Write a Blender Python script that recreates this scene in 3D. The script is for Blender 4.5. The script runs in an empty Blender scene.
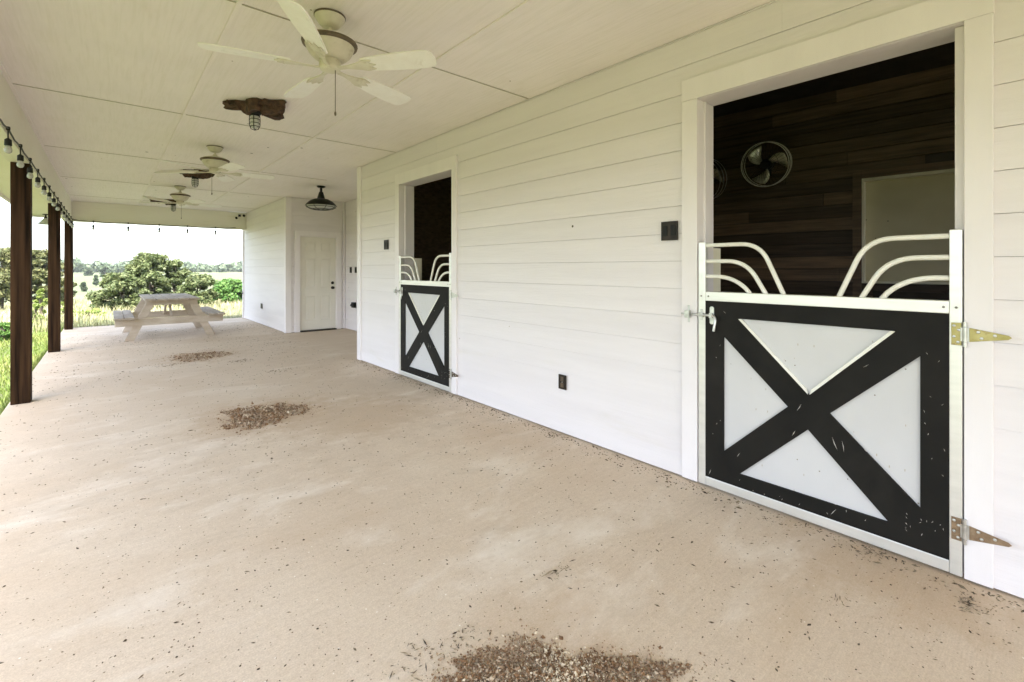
import bpy, bmesh, math, random
from mathutils import Vector, Matrix
R = math.radians
S = bpy.context.scene
COL = S.collection
random.seed(7)

# ------------------------------------------------------------------ helpers
class MB:
    """collects shapes (world coordinates) that become ONE mesh object"""
    def __init__(s): s.v = []; s.f = []; s.t = []; s.m2 = set()
    def add(s, vs, fs, tint=.5):
        n = len(s.v); s.v += [tuple(x) for x in vs]
        for f in fs: s.f.append(tuple(i + n for i in f)); s.t.append(tint)
    def box(s, x0, x1, y0, y1, z0, z1, tint=.5, M=None):
        vs = [Vector((x, y, z)) for x in (x0, x1) for y in (y0, y1) for z in (z0, z1)]
        if M: vs = [M @ v for v in vs]
        s.add(vs, [(0,1,3,2),(4,6,7,5),(0,4,5,1),(2,3,7,6),(0,2,6,4),(1,5,7,3)], tint)
    def prism(s, poly, fn, lo, hi, tint=.5):
        """poly of 2-d points; fn(a, b, h) -> world point"""
        n = len(poly)
        vs = [fn(a, b, lo) for a, b in poly] + [fn(a, b, hi) for a, b in poly]
        fs = [tuple(range(n)), tuple(range(2*n-1, n-1, -1))] + [(i, i+n, (i+1) % n+n, (i+1) % n) for i in range(n)]
        s.add(vs, fs, tint)
    def tube(s, pts, r, n=10, tint=.5, caps=True):
        pts = [Vector(p) for p in pts]; rs = r if isinstance(r, (list, tuple)) else [r]*len(pts)
        up = None; rings = []
        for i, p in enumerate(pts):
            d = (pts[min(i+1, len(pts)-1)] - pts[max(i-1, 0)]).normalized()
            if up is None:
                up = d.orthogonal().normalized()
            up = (up - d*up.dot(d)).normalized(); sd = d.cross(up)
            rings.append([p + (up*math.cos(2*math.pi*k/n) + sd*math.sin(2*math.pi*k/n))*rs[i] for k in range(n)])
        vs = [q for g in rings for q in g]; fs = []
        for i in range(len(pts)-1):
            for k in range(n):
                fs.append((i*n+k, i*n+(k+1) % n, (i+1)*n+(k+1) % n, (i+1)*n+k))
        if caps: fs += [tuple(range(n-1, -1, -1)), tuple(range((len(pts)-1)*n, len(pts)*n))]
        s.add(vs, fs, tint)
    def lathe(s, prof, n=24, M=None, tint=.5):
        """profile of (radius, z) from one end to the other, spun about z"""
        M = M or Matrix.Identity(4); vs = []; fs = []
        for r, z in prof:
            for k in range(n):
                a = 2*math.pi*k/n; vs.append(M @ Vector((r*math.cos(a), r*math.sin(a), z)))
        m = len(prof)
        for i in range(m-1):
            for k in range(n): fs.append((i*n+k, i*n+(k+1) % n, (i+1)*n+(k+1) % n, (i+1)*n+k))
        fs += [tuple(range(n-1, -1, -1)), tuple(range((m-1)*n, m*n))]
        s.add(vs, fs, tint)
    def build(s, name, mat, parent=None, smooth=False, bevel=0, fix=True, origin=None):
        off = Vector(origin) if origin else (parent_loc(parent) if parent else Vector((0, 0, 0)))
        me = bpy.data.meshes.new(name)
        me.from_pydata([tuple(Vector(v) - off) for v in s.v], [], s.f)
        at = me.attributes.new('tint', 'FLOAT', 'FACE'); at.data.foreach_set('value', s.t)
        if fix and len(s.f) < 30000:
            b = bmesh.new(); b.from_mesh(me); bmesh.ops.recalc_face_normals(b, faces=b.faces); b.to_mesh(me); b.free()
        me.materials.append(mat)
        if s.m2:
            me.materials.append(M_scuff)
            for i in s.m2: me.polygons[i].material_index = 1
        if smooth: me.shade_smooth() if hasattr(me, 'shade_smooth') else None
        o = bpy.data.objects.new(name, me); COL.objects.link(o)
        if parent: o.parent = parent
        elif origin: o.location = off
        if smooth:
            me.set_sharp_from_angle(angle=R(38))
        if bevel:
            m = o.modifiers.new('bevel', 'BEVEL'); m.width = bevel; m.segments = 2; m.limit_method = 'ANGLE'; m.angle_limit = R(40)
        return o

def parent_loc(p):
    l = Vector((0, 0, 0))
    while p: l += Vector(p.location); p = p.parent
    return l
def tag(o, label=None, cat=None, group=None, kind=None):
    if label: o['label'] = label
    if cat: o['category'] = cat
    if group: o['group'] = group
    if kind: o['kind'] = kind
    return o
def thing(name, label, cat, loc=(0, 0, 0), group=None):
    o = bpy.data.objects.new(name, None); COL.objects.link(o); o.location = loc; o.empty_display_size = .1
    return tag(o, label, cat, group)
def copy_tree(o, parent=None):
    kids = [c for c in bpy.data.objects if c.parent == o]
    c = o.copy(); COL.objects.link(c)
    if parent: c.parent = parent
    for k in kids: copy_tree(k, c)
    return c
def kids(o, name=None):
    return [c for c in bpy.data.objects if c.parent == o and (name is None or c.name.split('.')[0] == name)]
def repaint(o, m):
    o.material_slots[0].link = 'OBJECT'; o.material_slots[0].material = m

# ------------------------------------------------------------------ materials
def mat(name, c1, c2=None, scale=(6, 6, 6), detail=6, rough=.6, metal=0, bump=0, bscale=None, tint=0, tcol=None,
        specks=None, stains=None, spec=.5, trans=0, ramp=(.35, .65), fine=0):
    """noise blend c1-c2, optional per-board tint, dirt specks and larger stains, bump"""
    m = bpy.data.materials.new(name); m.use_nodes = True; N = m.node_tree.nodes; L = m.node_tree.links
    P = N['Principled BSDF']; P.inputs['Roughness'].default_value = rough; P.inputs['Metallic'].default_value = metal
    P.inputs['Specular IOR Level'].default_value = spec
    tc = N.new('ShaderNodeTexCoord')
    def noise(sc, det=6, w=.55, dist=0):
        mp = N.new('ShaderNodeMapping'); mp.inputs['Scale'].default_value = sc; L.new(tc.outputs['Object'], mp.inputs['Vector'])
        n = N.new('ShaderNodeTexNoise'); n.inputs['Scale'].default_value = 1; n.inputs['Detail'].default_value = det
        n.inputs['Roughness'].default_value = w; n.inputs['Distortion'].default_value = dist
        L.new(mp.outputs[0], n.inputs['Vector']); return n.outputs['Fac']
    def ramp_(src, lo, hi):
        r = N.new('ShaderNodeMapRange'); r.inputs['From Min'].default_value = lo; r.inputs['From Max'].default_value = hi
        L.new(src, r.inputs['Value']); return r.outputs[0]
    def mix(fac, a, b, mode='MIX'):
        x = N.new('ShaderNodeMix'); x.data_type = 'RGBA'; x.blend_type = mode
        if isinstance(fac, (int, float)): x.inputs['Factor'].default_value = fac
        else: L.new(fac, x.inputs['Factor'])
        for k, q in (('A', a), ('B', b)):
            i = [z for z in x.inputs if z.name == k and z.type == 'RGBA'][0]
            if isinstance(q, (tuple, list)): i.default_value = (*q[:3], 1)
            else: L.new(q, i)
        return [z for z in x.outputs if z.type == 'RGBA'][0]
    c2 = c2 or c1
    col = mix(ramp_(noise(scale, detail), *ramp), c1, c2)
    if fine:
        f = noise((fine, fine, fine), 3, .7)
        f2 = noise((fine*.28, fine*.28, fine*.28), 5, .75)
        col = mix(ramp_(f, .32, .62), mix(.40, col, (c1[0]*.5, c1[1]*.46, c1[2]*.42)), col)
        col = mix(ramp_(f2, .34, .56), mix(.22, col, (c1[0]*.55, c1[1]*.46, c1[2]*.38)), col)
    if tint:
        a = N.new('ShaderNodeAttribute'); a.attribute_name = 'tint'
        col = mix(a.outputs['Fac'], col, tcol if tcol else tuple(x*(1-tint) for x in c1)) if tcol else \
              mix(tint, col, mix(a.outputs['Fac'], (0, 0, 0), col))
    for (sc, lo, hi, c, amt) in (stains or []):
        f = ramp_(noise(sc, 9, .66, .5), lo, hi)
        mm = N.new('ShaderNodeMath'); mm.operation = 'MULTIPLY'; mm.inputs[1].default_value = amt; L.new(f, mm.inputs[0]); mm.use_clamp = True
        col = mix(mm.outputs[0], col, c)
    for (sc, size, keep, c) in (specks or []):
        mp = N.new('ShaderNodeMapping'); mp.inputs['Scale'].default_value = sc if isinstance(sc, tuple) else (sc, sc, sc); L.new(tc.outputs['Object'], mp.inputs['Vector'])
        vo = N.new('ShaderNodeTexVoronoi'); vo.inputs['Scale'].default_value = 1; L.new(mp.outputs[0], vo.inputs['Vector'])
        near = N.new('ShaderNodeMath'); near.operation = 'LESS_THAN'; near.inputs[1].default_value = size; L.new(vo.outputs['Distance'], near.inputs[0])
        sp = N.new('ShaderNodeSeparateColor'); L.new(vo.outputs['Color'], sp.inputs[0])
        kp = N.new('ShaderNodeMath'); kp.operation = 'LESS_THAN'; kp.inputs[1].default_value = keep; L.new(sp.outputs[0], kp.inputs[0])
        mu = N.new('ShaderNodeMath'); mu.operation = 'MULTIPLY'; L.new(near.outputs[0], mu.inputs[0]); L.new(kp.outputs[0], mu.inputs[1])
        col = mix(mu.outputs[0], col, c)
    L.new(col, P.inputs['Base Color'])
    if bump:
        b = N.new('ShaderNodeBump'); b.inputs['Strength'].default_value = 1; b.inputs['Distance'].default_value = bump
        L.new(noise(bscale or scale, 6, .65), b.inputs['Height']); L.new(b.outputs[0], P.inputs['Normal'])
    if trans:
        t = N.new('ShaderNodeBsdfTranslucent'); L.new(col, t.inputs['Color'])
        ms = N.new('ShaderNodeMixShader'); ms.inputs[0].default_value = trans
        L.new(P.outputs[0], ms.inputs[1]); L.new(t.outputs[0], ms.inputs[2]); L.new(ms.outputs[0], N['Material Output'].inputs['Surface'])
    return m

fly = (.10, .085, .05)
M_siding = mat('painted siding', (.74, .70, .705), (.78, .74, .745), (3, .7, 9), rough=.55, bump=.0022, bscale=(60, 3.5, 60), tint=.035,
               specks=[(3.2, .035, .5, fly), (7, .05, .3, (.35, .3, .2))], stains=[((1.2, .8, 3), .62, .8, (.62, .57, .44), .35)])
M_shadej = mat('shadowed wall sheathing', (.16, .14, .105), (.20, .175, .135), rough=.9)  # dark tone put in so the lap gaps read as shadow lines
M_trim = mat('painted trim', (.77, .73, .735), (.81, .77, .775), (4, 4, 1.2), rough=.5, bump=.0012, bscale=(70, 70, 5),
             specks=[(5, .03, .10, fly)])
M_ceil = mat('painted ceiling panel', (.855, .80, .765), (.89, .835, .80), (.8, 1.6, 1), rough=.6, bump=.0035, bscale=(48, 2.4, 40), tint=.05,
             specks=[(2.6, .045, .6, fly), (5, .045, .3, (.25, .2, .12))],
             stains=[((.9, .5, 1), .60, .75, (.62, .57, .40), .30), ((5, .35, 1), .6, .8, (.6, .55, .4), .22), ((48, 2.4, 10), .46, .62, (.64, .61, .50), .2)])
M_beam = mat('painted beam', (.76, .735, .62), (.80, .78, .67), (.6, .6, 2), rough=.55, bump=.001, bscale=(6, 6, 60), specks=[(5, .035, .12, fly)],
             stains=[((1, .8, 6), .58, .78, (.58, .52, .34), .4)])
M_floor = mat('brushed concrete', (.66, .535, .405), (.77, .66, .53), (1.1, .55, 1), 8, rough=.85, bump=.0016, bscale=(26, 190, 30), fine=160, ramp=(.3, .7),
              stains=[((2.5, 150, 1), .42, .62, (.42, .33, .24), .16), ((.9, 1.9, 1), .52, .74, (.82, .75, .66), .85), ((.55, 1.1, 1), .50, .72, (.53, .395, .265), .65), ((2.1, 4.2, 1), .56, .74, (.46, .365, .265), .5), ((7, 9, 1), .6, .72, (.52, .42, .32), .35)],
              specks=[(38, .13, .05, (.84, .78, .70)), (60, .15, .16, (.30, .22, .15)), (27, .10, .3, (.20, .13, .08))])
def add_stain_shade(m, cx, cy, r, col, amt):
    # a brown seep of uneven outline soaked into the concrete round a litter pile; the widest darkens the far floor as painted shade
    N = m.node_tree.nodes; L = m.node_tree.links; P = N['Principled BSDF']; src = P.inputs['Base Color'].links[0].from_socket
    tc = N.new('ShaderNodeTexCoord'); v = N.new('ShaderNodeVectorMath'); v.operation = 'DISTANCE'; v.inputs[1].default_value = (cx, cy, 0); L.new(tc.outputs['Object'], v.inputs[0])
    n = N.new('ShaderNodeTexNoise'); n.inputs['Scale'].default_value = 5; n.inputs['Detail'].default_value = 9; n.inputs['Roughness'].default_value = .7; L.new(tc.outputs['Object'], n.inputs['Vector'])
    d = N.new('ShaderNodeMath'); d.operation = 'DIVIDE'; d.inputs[1].default_value = r; L.new(v.outputs['Value'], d.inputs[0])
    a = N.new('ShaderNodeMath'); a.operation = 'SUBTRACT'; L.new(n.outputs['Fac'], a.inputs[0]); k = N.new('ShaderNodeMath'); k.operation = 'MULTIPLY'; k.inputs[1].default_value = .5; L.new(d.outputs[0], k.inputs[0]); L.new(k.outputs[0], a.inputs[1])
    q = N.new('ShaderNodeMapRange'); q.inputs['From Min'].default_value = -.02; q.inputs['From Max'].default_value = .22; q.inputs['To Max'].default_value = amt; L.new(a.outputs[0], q.inputs['Value'])
    x = N.new('ShaderNodeMix'); x.data_type = 'RGBA'; L.new(q.outputs[0], x.inputs['Factor'])
    A = [z for z in x.inputs if z.name == 'A' and z.type == 'RGBA'][0]; B = [z for z in x.inputs if z.name == 'B' and z.type == 'RGBA'][0]
    L.new(src, A); B.default_value = (*col, 1); L.new([z for z in x.outputs if z.type == 'RGBA'][0], P.inputs['Base Color'])
for (cx, cy, r, am) in ((1.11, 1.0, .26, .5), (1.1, 4.85, .40, .7), (1.1, 8.75, .42, .6), (1.11, 1.05, .5, .25), (1.1, 4.85, .7, .5), (1.75, 4.3, .8, .35), (1.1, 8.75, .7, .5), (2.75, .5, .5, .4), (1.4, 8.5, 5.5, .4)):
    add_stain_shade(M_floor, cx, cy, r, (.30, .20, .12) if r < .45 else (.46, .31, .18) if r < 1 else (.50, .40, .30), am)  # widest tone is shade painted over the far floor
M_post = mat('dark stained timber', (.008, .0042, .0022), (.058, .030, .0145), (22, 22, .9), 9, rough=.7, spec=.06, bump=.0025, bscale=(60, 60, 3),
             specks=[((8, 8, 3), .05, .06, (.5, .42, .32))])
M_plank = mat('old dark planks', (.10, .064, .038), (.38, .25, .15), (16, 1.6, 34), 9, rough=.6, ramp=(.25, .75), bump=.004, bscale=(50, 3, 60), tint=.85)
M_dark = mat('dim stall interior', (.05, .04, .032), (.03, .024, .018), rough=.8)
M_dirt = mat('stall bedding', (.22, .16, .09), (.12, .085, .05), (9, 9, 9), rough=.9, bump=.01)
M_board = mat('tan board', (.58, .53, .35), (.64, .59, .41), (2, 2, 3), rough=.6, specks=[(7, .04, .15, (.08, .07, .04))])
M_frame = mat('pale timber frame', (.80, .76, .60), (.86, .82, .68), (8, 8, 2), rough=.6)
M_char = mat('charcoal gate panel', (.0085, .0078, .0064), (.0135, .0122, .0100), (4, 4, 4), rough=.62, spec=.16,
             specks=[(17, .075, .4, (.5, .47, .41)), ((30, 22, 9), .13, .3, (.45, .42, .36)), ((30, 9, 14), .10, .3, (.4, .37, .3))], stains=[((3, 3, 2), .55, .8, (.04, .036, .029), .3)])
M_scuff = mat('scraped through paint', (.50, .47, .41), (.66, .63, .56), (40, 40, 40), rough=.7)
M_wpanel = mat('white gate panel', (.56, .555, .56), (.60, .595, .60), (2, 2, 2), rough=.35, specks=[(14, .05, .2, (.22, .19, .15)), ((14, 30, 10), .07, .2, (.42, .37, .3))],
               stains=[((2, 2, 1.2), .6, .8, (.66, .63, .57), .3)])
M_alu = mat('brushed aluminium', (.74, .735, .70), (.82, .815, .78), (3, 3, 20), rough=.34, metal=.55, stains=[((5, 5, 3), .58, .78, (.5, .47, .40), .5)],
            specks=[(30, .10, .05, (.25, .2, .14))])
M_tube = mat('white powder coat', (.76, .75, .68), (.83, .82, .76), (6, 6, 6), rough=.3, stains=[((12, 12, 12), .6, .75, (.5, .45, .33), .5)])
M_brass = mat('yellow zinc hinge', (.33, .28, .10), (.45, .39, .18), (25, 25, 25), rough=.38, metal=.75, stains=[((30, 30, 30), .55, .7, (.2, .12, .05), .7)])
M_rust = mat('rusty hinge', (.20, .125, .07), (.33, .235, .145), (40, 40, 40), rough=.7, metal=.35, bump=.001, bscale=(90, 90, 90))
M_rustd = mat('dark rust', (.09, .07, .05), (.15, .11, .075), (40, 40, 40), rough=.7, metal=.3)
M_galv = mat('galvanised steel', (.50, .50, .48), (.68, .68, .66), (30, 30, 30), rough=.34, metal=.85)
M_screw = mat('screw heads', (.22, .2, .17), rough=.4, metal=.7)
M_bronze = mat('dark bronze cover', (.012, .009, .006), (.028, .019, .012), (20, 20, 20), rough=.45, spec=.3)
M_black = mat('black metal', (.008, .008, .0075), (.014, .014, .013), rough=.5, spec=.25)
M_fan = mat('antique white fan body', (.58, .545, .42), (.68, .65, .53), (9, 9, 9), rough=.45, stains=[((14, 14, 22), .56, .72, (.34, .28, .16), .55)])
M_fand = mat('antiqued dark ring', (.075, .055, .032), (.16, .12, .07), (18, 18, 18), rough=.5)
M_blade = mat('distressed white blade', (.84, .82, .76), (.88, .87, .82), (12, 12, 12), rough=.5, bump=.0012, bscale=(40, 40, 40),
              stains=[((9, 9, 9), .60, .74, (.50, .45, .35), .5)], specks=[(14, .08, .07, (.3, .24, .15))])
M_bark = mat('barky cedar slab', (.022, .012, .007), (.115, .062, .034), (22, 30, 22), 8, rough=.85, bump=.012, bscale=(28, 38, 28), ramp=(.3, .7))
M_cage = mat('black wire cage', (.008, .008, .008), rough=.5, spec=.3)
M_weath = mat('weathered white timber', (.33, .27, .21), (.48, .41, .335), (9, 1.4, 9), 8, rough=.75, bump=.0025, bscale=(50, 4, 50), tint=.16,
              stains=[((14, 2.5, 14), .56, .72, (.40, .345, .29), .6)])
M_weathx = mat('peeling white frame', (.42, .345, .265), (.53, .455, .37), (3, 9, 9), 8, rough=.7, bump=.002, bscale=(12, 50, 30), stains=[((5, 14, 14), .58, .74, (.42, .36, .3), .5)])
M_doorw = mat('cream door paint', (.72, .69, .61), (.76, .73, .655), (3, 3, 3), rough=.42)
M_pile = mat('dry droppings', (.11, .054, .024), (.25, .14, .066), (30, 30, 30), rough=.9, tint=1, tcol=(.74, .63, .46))
M_deb = mat('floor debris', (.045, .030, .018), (.09, .06, .035), (30, 30, 30), rough=.9, tint=1, tcol=(.33, .26, .16))
M_grass = mat('lawn grass', (.09, .16, .022), (.15, .23, .035), (1.2, 1.2, 1.2), rough=.6, tint=1, tcol=(.32, .33, .10), trans=.35)
M_tall = mat('dry meadow grass', (.23, .235, .09), (.35, .33, .17), (.5, .5, .5), rough=.7, tint=1, tcol=(.50, .45, .28), trans=.3)
M_ground = mat('meadow ground', (.065, .088, .031), (.128, .124, .058), (.16, .16, .16), 8, rough=.95, bump=.06, bscale=(3, 3, 3), ramp=(.38, .62),
               stains=[((.012, .03, .1), .48, .62, (.065, .098, .036), .8), ((.02, .05, 1), .58, .72, (.15, .145, .075), .6)])
M_roof = mat('grey metal roof', (.30, .30, .30), (.36, .36, .36), (.5, 8, 1), rough=.4, metal=.4)
M_seam = mat('shade-toned ceiling batten', (.40, .36, .27), (.54, .50, .39), (30, 1.4, 30), rough=.7)  # darker than the panels, painting in the shadow line of each seam
M_soft = mat('painted soffit', (.80, .77, .65), (.83, .81, .70), (1, 1, 1), rough=.6)

def leafmat(name, c1, c2, c3, tr=.35):
    return mat(name, c1, c2, (.9, .9, .9), 4, rough=.55, tint=1, tcol=c3, trans=tr, spec=.3)
M_leaf_o = leafmat('olive leaves', (.055, .072, .022), (.095, .105, .035), (.18, .175, .07))
M_leaf_g = leafmat('oak leaves', (.052, .080, .025), (.098, .128, .043), (.17, .19, .08))
M_leaf_b = leafmat('bright hedge leaves', (.05, .13, .025), (.08, .19, .04), (.15, .25, .06))
M_leaf_f = leafmat('far leaves', (.055, .085, .045), (.085, .12, .065), (.13, .16, .085), .2)
M_leaf_y = leafmat('young leaves', (.14, .22, .04), (.20, .28, .06), (.34, .38, .12))
M_bole = mat('tree bark', (.09, .07, .05), (.16, .13, .10), (10, 10, 3), rough=.9, bump=.02)
def glassmat(name, col=(1, 1, 1), rough=.02):
    m = bpy.data.materials.new(name); m.use_nodes = True; P = m.node_tree.nodes['Principled BSDF']
    P.inputs['Transmission Weight'].default_value = 1; P.inputs['Base Color'].default_value = (*col, 1)
    P.inputs['Roughness'].default_value = rough; P.inputs['IOR'].default_value = 1.35; return m
M_glass = glassmat('clear bulb glass', (.96, .97, .95))
M_frost = mat('clear bulb glass', (.30, .30, .27), (.46, .46, .42), (60, 60, 30), rough=.08, spec=.8)
M_chrome = mat('polished blade', (.90, .87, .70), (.93, .91, .78), rough=.28, metal=.35)
M_jar = mat('milky jar glass', (.55, .56, .52), rough=.08, spec=.8)

# ------------------------------------------------------------------ measures (metres; X into the barn, Y along the porch)
W = 2.88; CE = 2.92; WEND = 6.85; ALC = 10.64; ALX = 4.14; FAR = 14.82
SLX0 = -.77; SLY0, SLY1 = -5.3, 14.92
OPEN = [(.235, 1.466), (4.29, 5.515)]; OT = 2.475

# ------------------------------------------------------------------ ground, slab
def gz(x, y):
    # meadow falls gently from the slab, then rises to the far ridge
    d = max(0, max(SLX0 - x, y - SLY1, 0))
    d = math.hypot(max(0, SLX0 - x, x-9), max(0, y - SLY1, SLY0 - y))
    z = -.13
    def sm(a, b): t = max(0, min(1, (d-a)/(b-a))); return t*t*(3-2*t)
    z -= .75*sm(1.5, 20) + 2.1*sm(18, 75)
    z += 1.9*sm(130, 330) + .8*sm(330, 900)
    z += (.10*math.sin(x*.21+1)*math.cos(y*.17) + .03*math.sin(x*.9)*math.sin(y*.8+2))*sm(2, 12)
    z += .45*math.sin(x*.013+.6)*math.cos(y*.017)*sm(60, 160)
    return z
def axis(c, near, far):
    a = [0.]; st = near
    while a[-1] < far: a.append(a[-1]+st); st *= 1.085
    return [c - q for q in reversed(a[1:])] + [c + q for q in a]
gx = axis(-1, .45, 3200); gy = axis(13, .45, 3200)
g = MB(); nx, ny = len(gx), len(gy)
g.v = [(x, y, gz(x, y)) for y in gy for x in gx]
g.f = [(j*nx+i, j*nx+i+1, (j+1)*nx+i+1, (j+1)*nx+i) for j in range(ny-1) for i in range(nx-1)]; g.t = [.5]*len(g.f)
o = g.build('ground', M_ground, smooth=True, fix=False); tag(o, kind='structure')
b = MB(); b.box(SLX0, ALX+.2, SLY0, SLY1, -.35, 0)
tag(b.build('porch_floor', M_floor, bevel=.012), kind='structure')

# ------------------------------------------------------------------ the barn
barn = thing('barn', 'white lap-sided barn with a deep covered porch, cream ceiling and dark stall openings', 'barn', (W, 0, 0))
EXPO = .1842; Z0 = .143
def siding(y0, y1, zt, holes=(), face=None, seed=1, name='wall', label=None):
    """lap boards; face(u, d, z) gives the world point for a run u, outward distance d"""
    rnd = random.Random(seed); m = MB(); face = face or (lambda u, d, z: (W-d, u, z))
    k = -1
    while True:
        za = Z0 + EXPO*k; zb = za + EXPO - .0019
        if za > zt: break
        za2 = max(za, .012); zb2 = min(zb, zt)
        spans = [(y0, y1)]
        for (h0, h1, ht) in holes:
            if za < ht - .02:
                spans = [q for (a, c) in spans for q in ((a, min(c, h0)), (max(a, h1), c)) if q[1] - q[0] > .02]
        for (a, c) in spans:
            cuts = [a]
            u = a + rnd.uniform(1.2, 3.6)
            while u < c - .9 and rnd.random() < .7: cuts.append(u); u += 3.66
            cuts.append(c)
            for p, q in zip(cuts[:-1], cuts[1:]):
                dt = .0015; db = .0065 if k >= 0 else .015
                prof = [(db, za2), (db-.0005, za2+.004), (dt, zb2), (-.018, zb2), (-.018, za2)]
                m.prism(prof, lambda d, z, h: face(h, d, z), p+.0004, q-.0004, rnd.random())
        k += 1
    bk = MB()
    for (a, c) in [(y0, y1)]:
        u = a; sp = [(a, c)]
        for (h0, h1, ht) in holes:
            sp = [q for (s0, s1) in sp for q in ((s0, min(s1, h0-.022)), (max(s0, h1+.022), s1)) if q[1]-q[0] > .02]
            bk.prism([(-.021, ht+.03), (-.021, zt), (-.15, zt), (-.15, ht+.03)], lambda d, z, h: face(h, d, z), h0-.021, h1+.021)
        for (s0, s1) in sp: bk.prism([(-.021, .002), (-.021, zt), (-.15, zt), (-.15, .002)], lambda d, z, h: face(h, d, z), s0, s1)
    w = m.build(name, M_siding, barn); bk.build('sheathing', M_shadej, w)
    if label: w['label'] = label
    return w
siding(-5.2, WEND-.02, CE-.001, [(a, c, OT) for a, c in OPEN], seed=3, label='long white lap-sided wall with the two stall openings')
siding(ALC+.14, FAR-.02, CE-.001, seed=5, label='white lap-sided wall of the far bump-out beside the cream door')
siding(W+.086, ALX-.012, CE-.001, [(3.145, 3.935, 2.10)], lambda u, d, z: (u, ALC-d, z), seed=9, label='narrow white wall around the cream six-panel door')
siding(WEND+.14, ALC-.012, CE-.001, (), lambda u, d, z: (ALX-d, u, z), seed=11, label='white side wall of the recess with black switches')
b = MB(); b.prism([(-.02, .002), (-.02, CE), (-.14, CE), (-.14, .002)], lambda d, z, h: (h, WEND-.15-d, z), W+.17, ALX+.14)
b.build('wall', M_siding, barn)['label'] = 'return wall of the recess, hidden behind the corner'
m_ = MB(); m_.prism([(0, .002), (0, 5.2), (-.14, 5.2), (-.14, .002)], lambda d, z, h: (h, FAR-.002-d-.14, z), W+.16, 9.5)
m_.build('wall', M_siding, barn)['label'] = 'gable end wall facing the meadow'
b = MB(); b.box(9.5, 9.64, -5.2, FAR, 0, 2.9); b.build('wall', M_siding, barn)['label'] = 'back wall of the barn'
b = MB(); b.box(W+.16, 3.3, -5.34, -5.2, 0, 5.2); b.box(5.9, 9.5, -5.34, -5.2, 0, 5.2); b.box(3.3, 5.9, -5.34, -5.2, 0, .7); b.box(3.3, 5.9, -5.34, -5.2, 2.9, 5.2); b.build('wall', M_siding, barn)['label'] = 'near gable end wall with an added opening that lights the stall'  # unseen opening added to let daylight onto the stall planks
# corner boards
for (xa, xb, ya, yb) in ((W-.028, W+.10, WEND-.11, WEND+.012), (W-.028, W+.09, ALC-.028, ALC+.105), (W-.028, W+.1, FAR-.10, FAR+.012)):
    b = MB(); b.box(xa, xb, ya, yb, .006, CE-.004); b.build('corner_trim', M_trim, barn, bevel=.003)
b = MB(); b.box(ALX-.05, ALX-.0125, ALC-.045, ALC-.0125, .006, CE-.004); b.build('corner_trim', M_trim, barn, bevel=.003)
# base skirt of the wall end
# stall door frames
for (a, c) in OPEN:
    f = MB()
    f.box(W-.030, W+.012, c, c+.105, .012, OT); f.box(W-.030, W+.012, a-.09, a, .012, OT)
    f.box(W-.0305, W+.012, a-.092, c+.107, OT+.0008, OT+.142)
    f.box(W-.012, W+.195, c-.0005-.0, c+.021, .008, OT-.0015); f.box(W-.012, W+.195, a-.021, a+.0005, .008, OT-.0015)
    f.box(W-.012, W+.195, a-.021, c+.021, OT-.001, OT+.022)
    # door stops
    f.box(W+.055, W+.085, c-.013, c-.0008, .01, OT-.003); f.box(W+.018, W+.085, a+.0008, a+.034, .01, OT-.003)
    f.build('door_frame', M_trim, barn, bevel=.0025)
    p = MB(); p.box(W+.205, W+.315, c+.006, c+.05, .004, 1.52); q = p.build('inner_post', M_frame, barn, bevel=.003)
    q['label'] = 'short tan timber standing inside the stall opening by its left jamb'
# ceiling
c = MB(); xs = [-.62, .572, 1.822, W]; ys = [-5.2] + [3.07+2.562*k for k in range(-1, 5)] + [14.46]
rnd = random.Random(4)
for i in range(3):
    for j in range(len(ys)-1):
        c.box(xs[i]+(.0 if i == 0 else .001), xs[i+1]-.001, ys[j]+.006, ys[j+1]-.006, CE, CE+.03, rnd.random())
c.box(W+.0, ALX, WEND-.0, ALC, CE+.0004, CE+.03, .4)
for x in (.572, 1.822): c.box(x-.013, x+.013, -5.2, 14.46, CE-.011, CE-.0005, .5)
c.box(-.62, -.598, -5.2, 14.46, CE-.018, CE-.0005, .5)
c.box(-.8, ALX, -5.2, 14.7, CE+.0305, CE+.05, .0)
c.build('ceiling', M_ceil, barn, bevel=.0015)
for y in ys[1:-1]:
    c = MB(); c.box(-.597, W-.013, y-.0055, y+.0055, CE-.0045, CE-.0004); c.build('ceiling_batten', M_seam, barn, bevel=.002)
# wall-top trim
# beams
BB = 2.475
b = MB(); b.box(-.755, -.62, -5.2, 14.70, BB, CE); b.box(-.762, -.613, -5.2, 14.71, BB-.012, BB-.0005)
b.build('beam', M_beam, barn, bevel=.004)['label'] = 'long cream beam over the posts'
b = MB(); b.box(-.6195, W-.0, 14.46, 14.70, BB, CE); b.box(-.612, W-.012, 14.452, 14.708, BB-.012, BB-.0005)
b.build('beam', M_beam, barn, bevel=.004)['label'] = 'cream beam across the far end'
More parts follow.
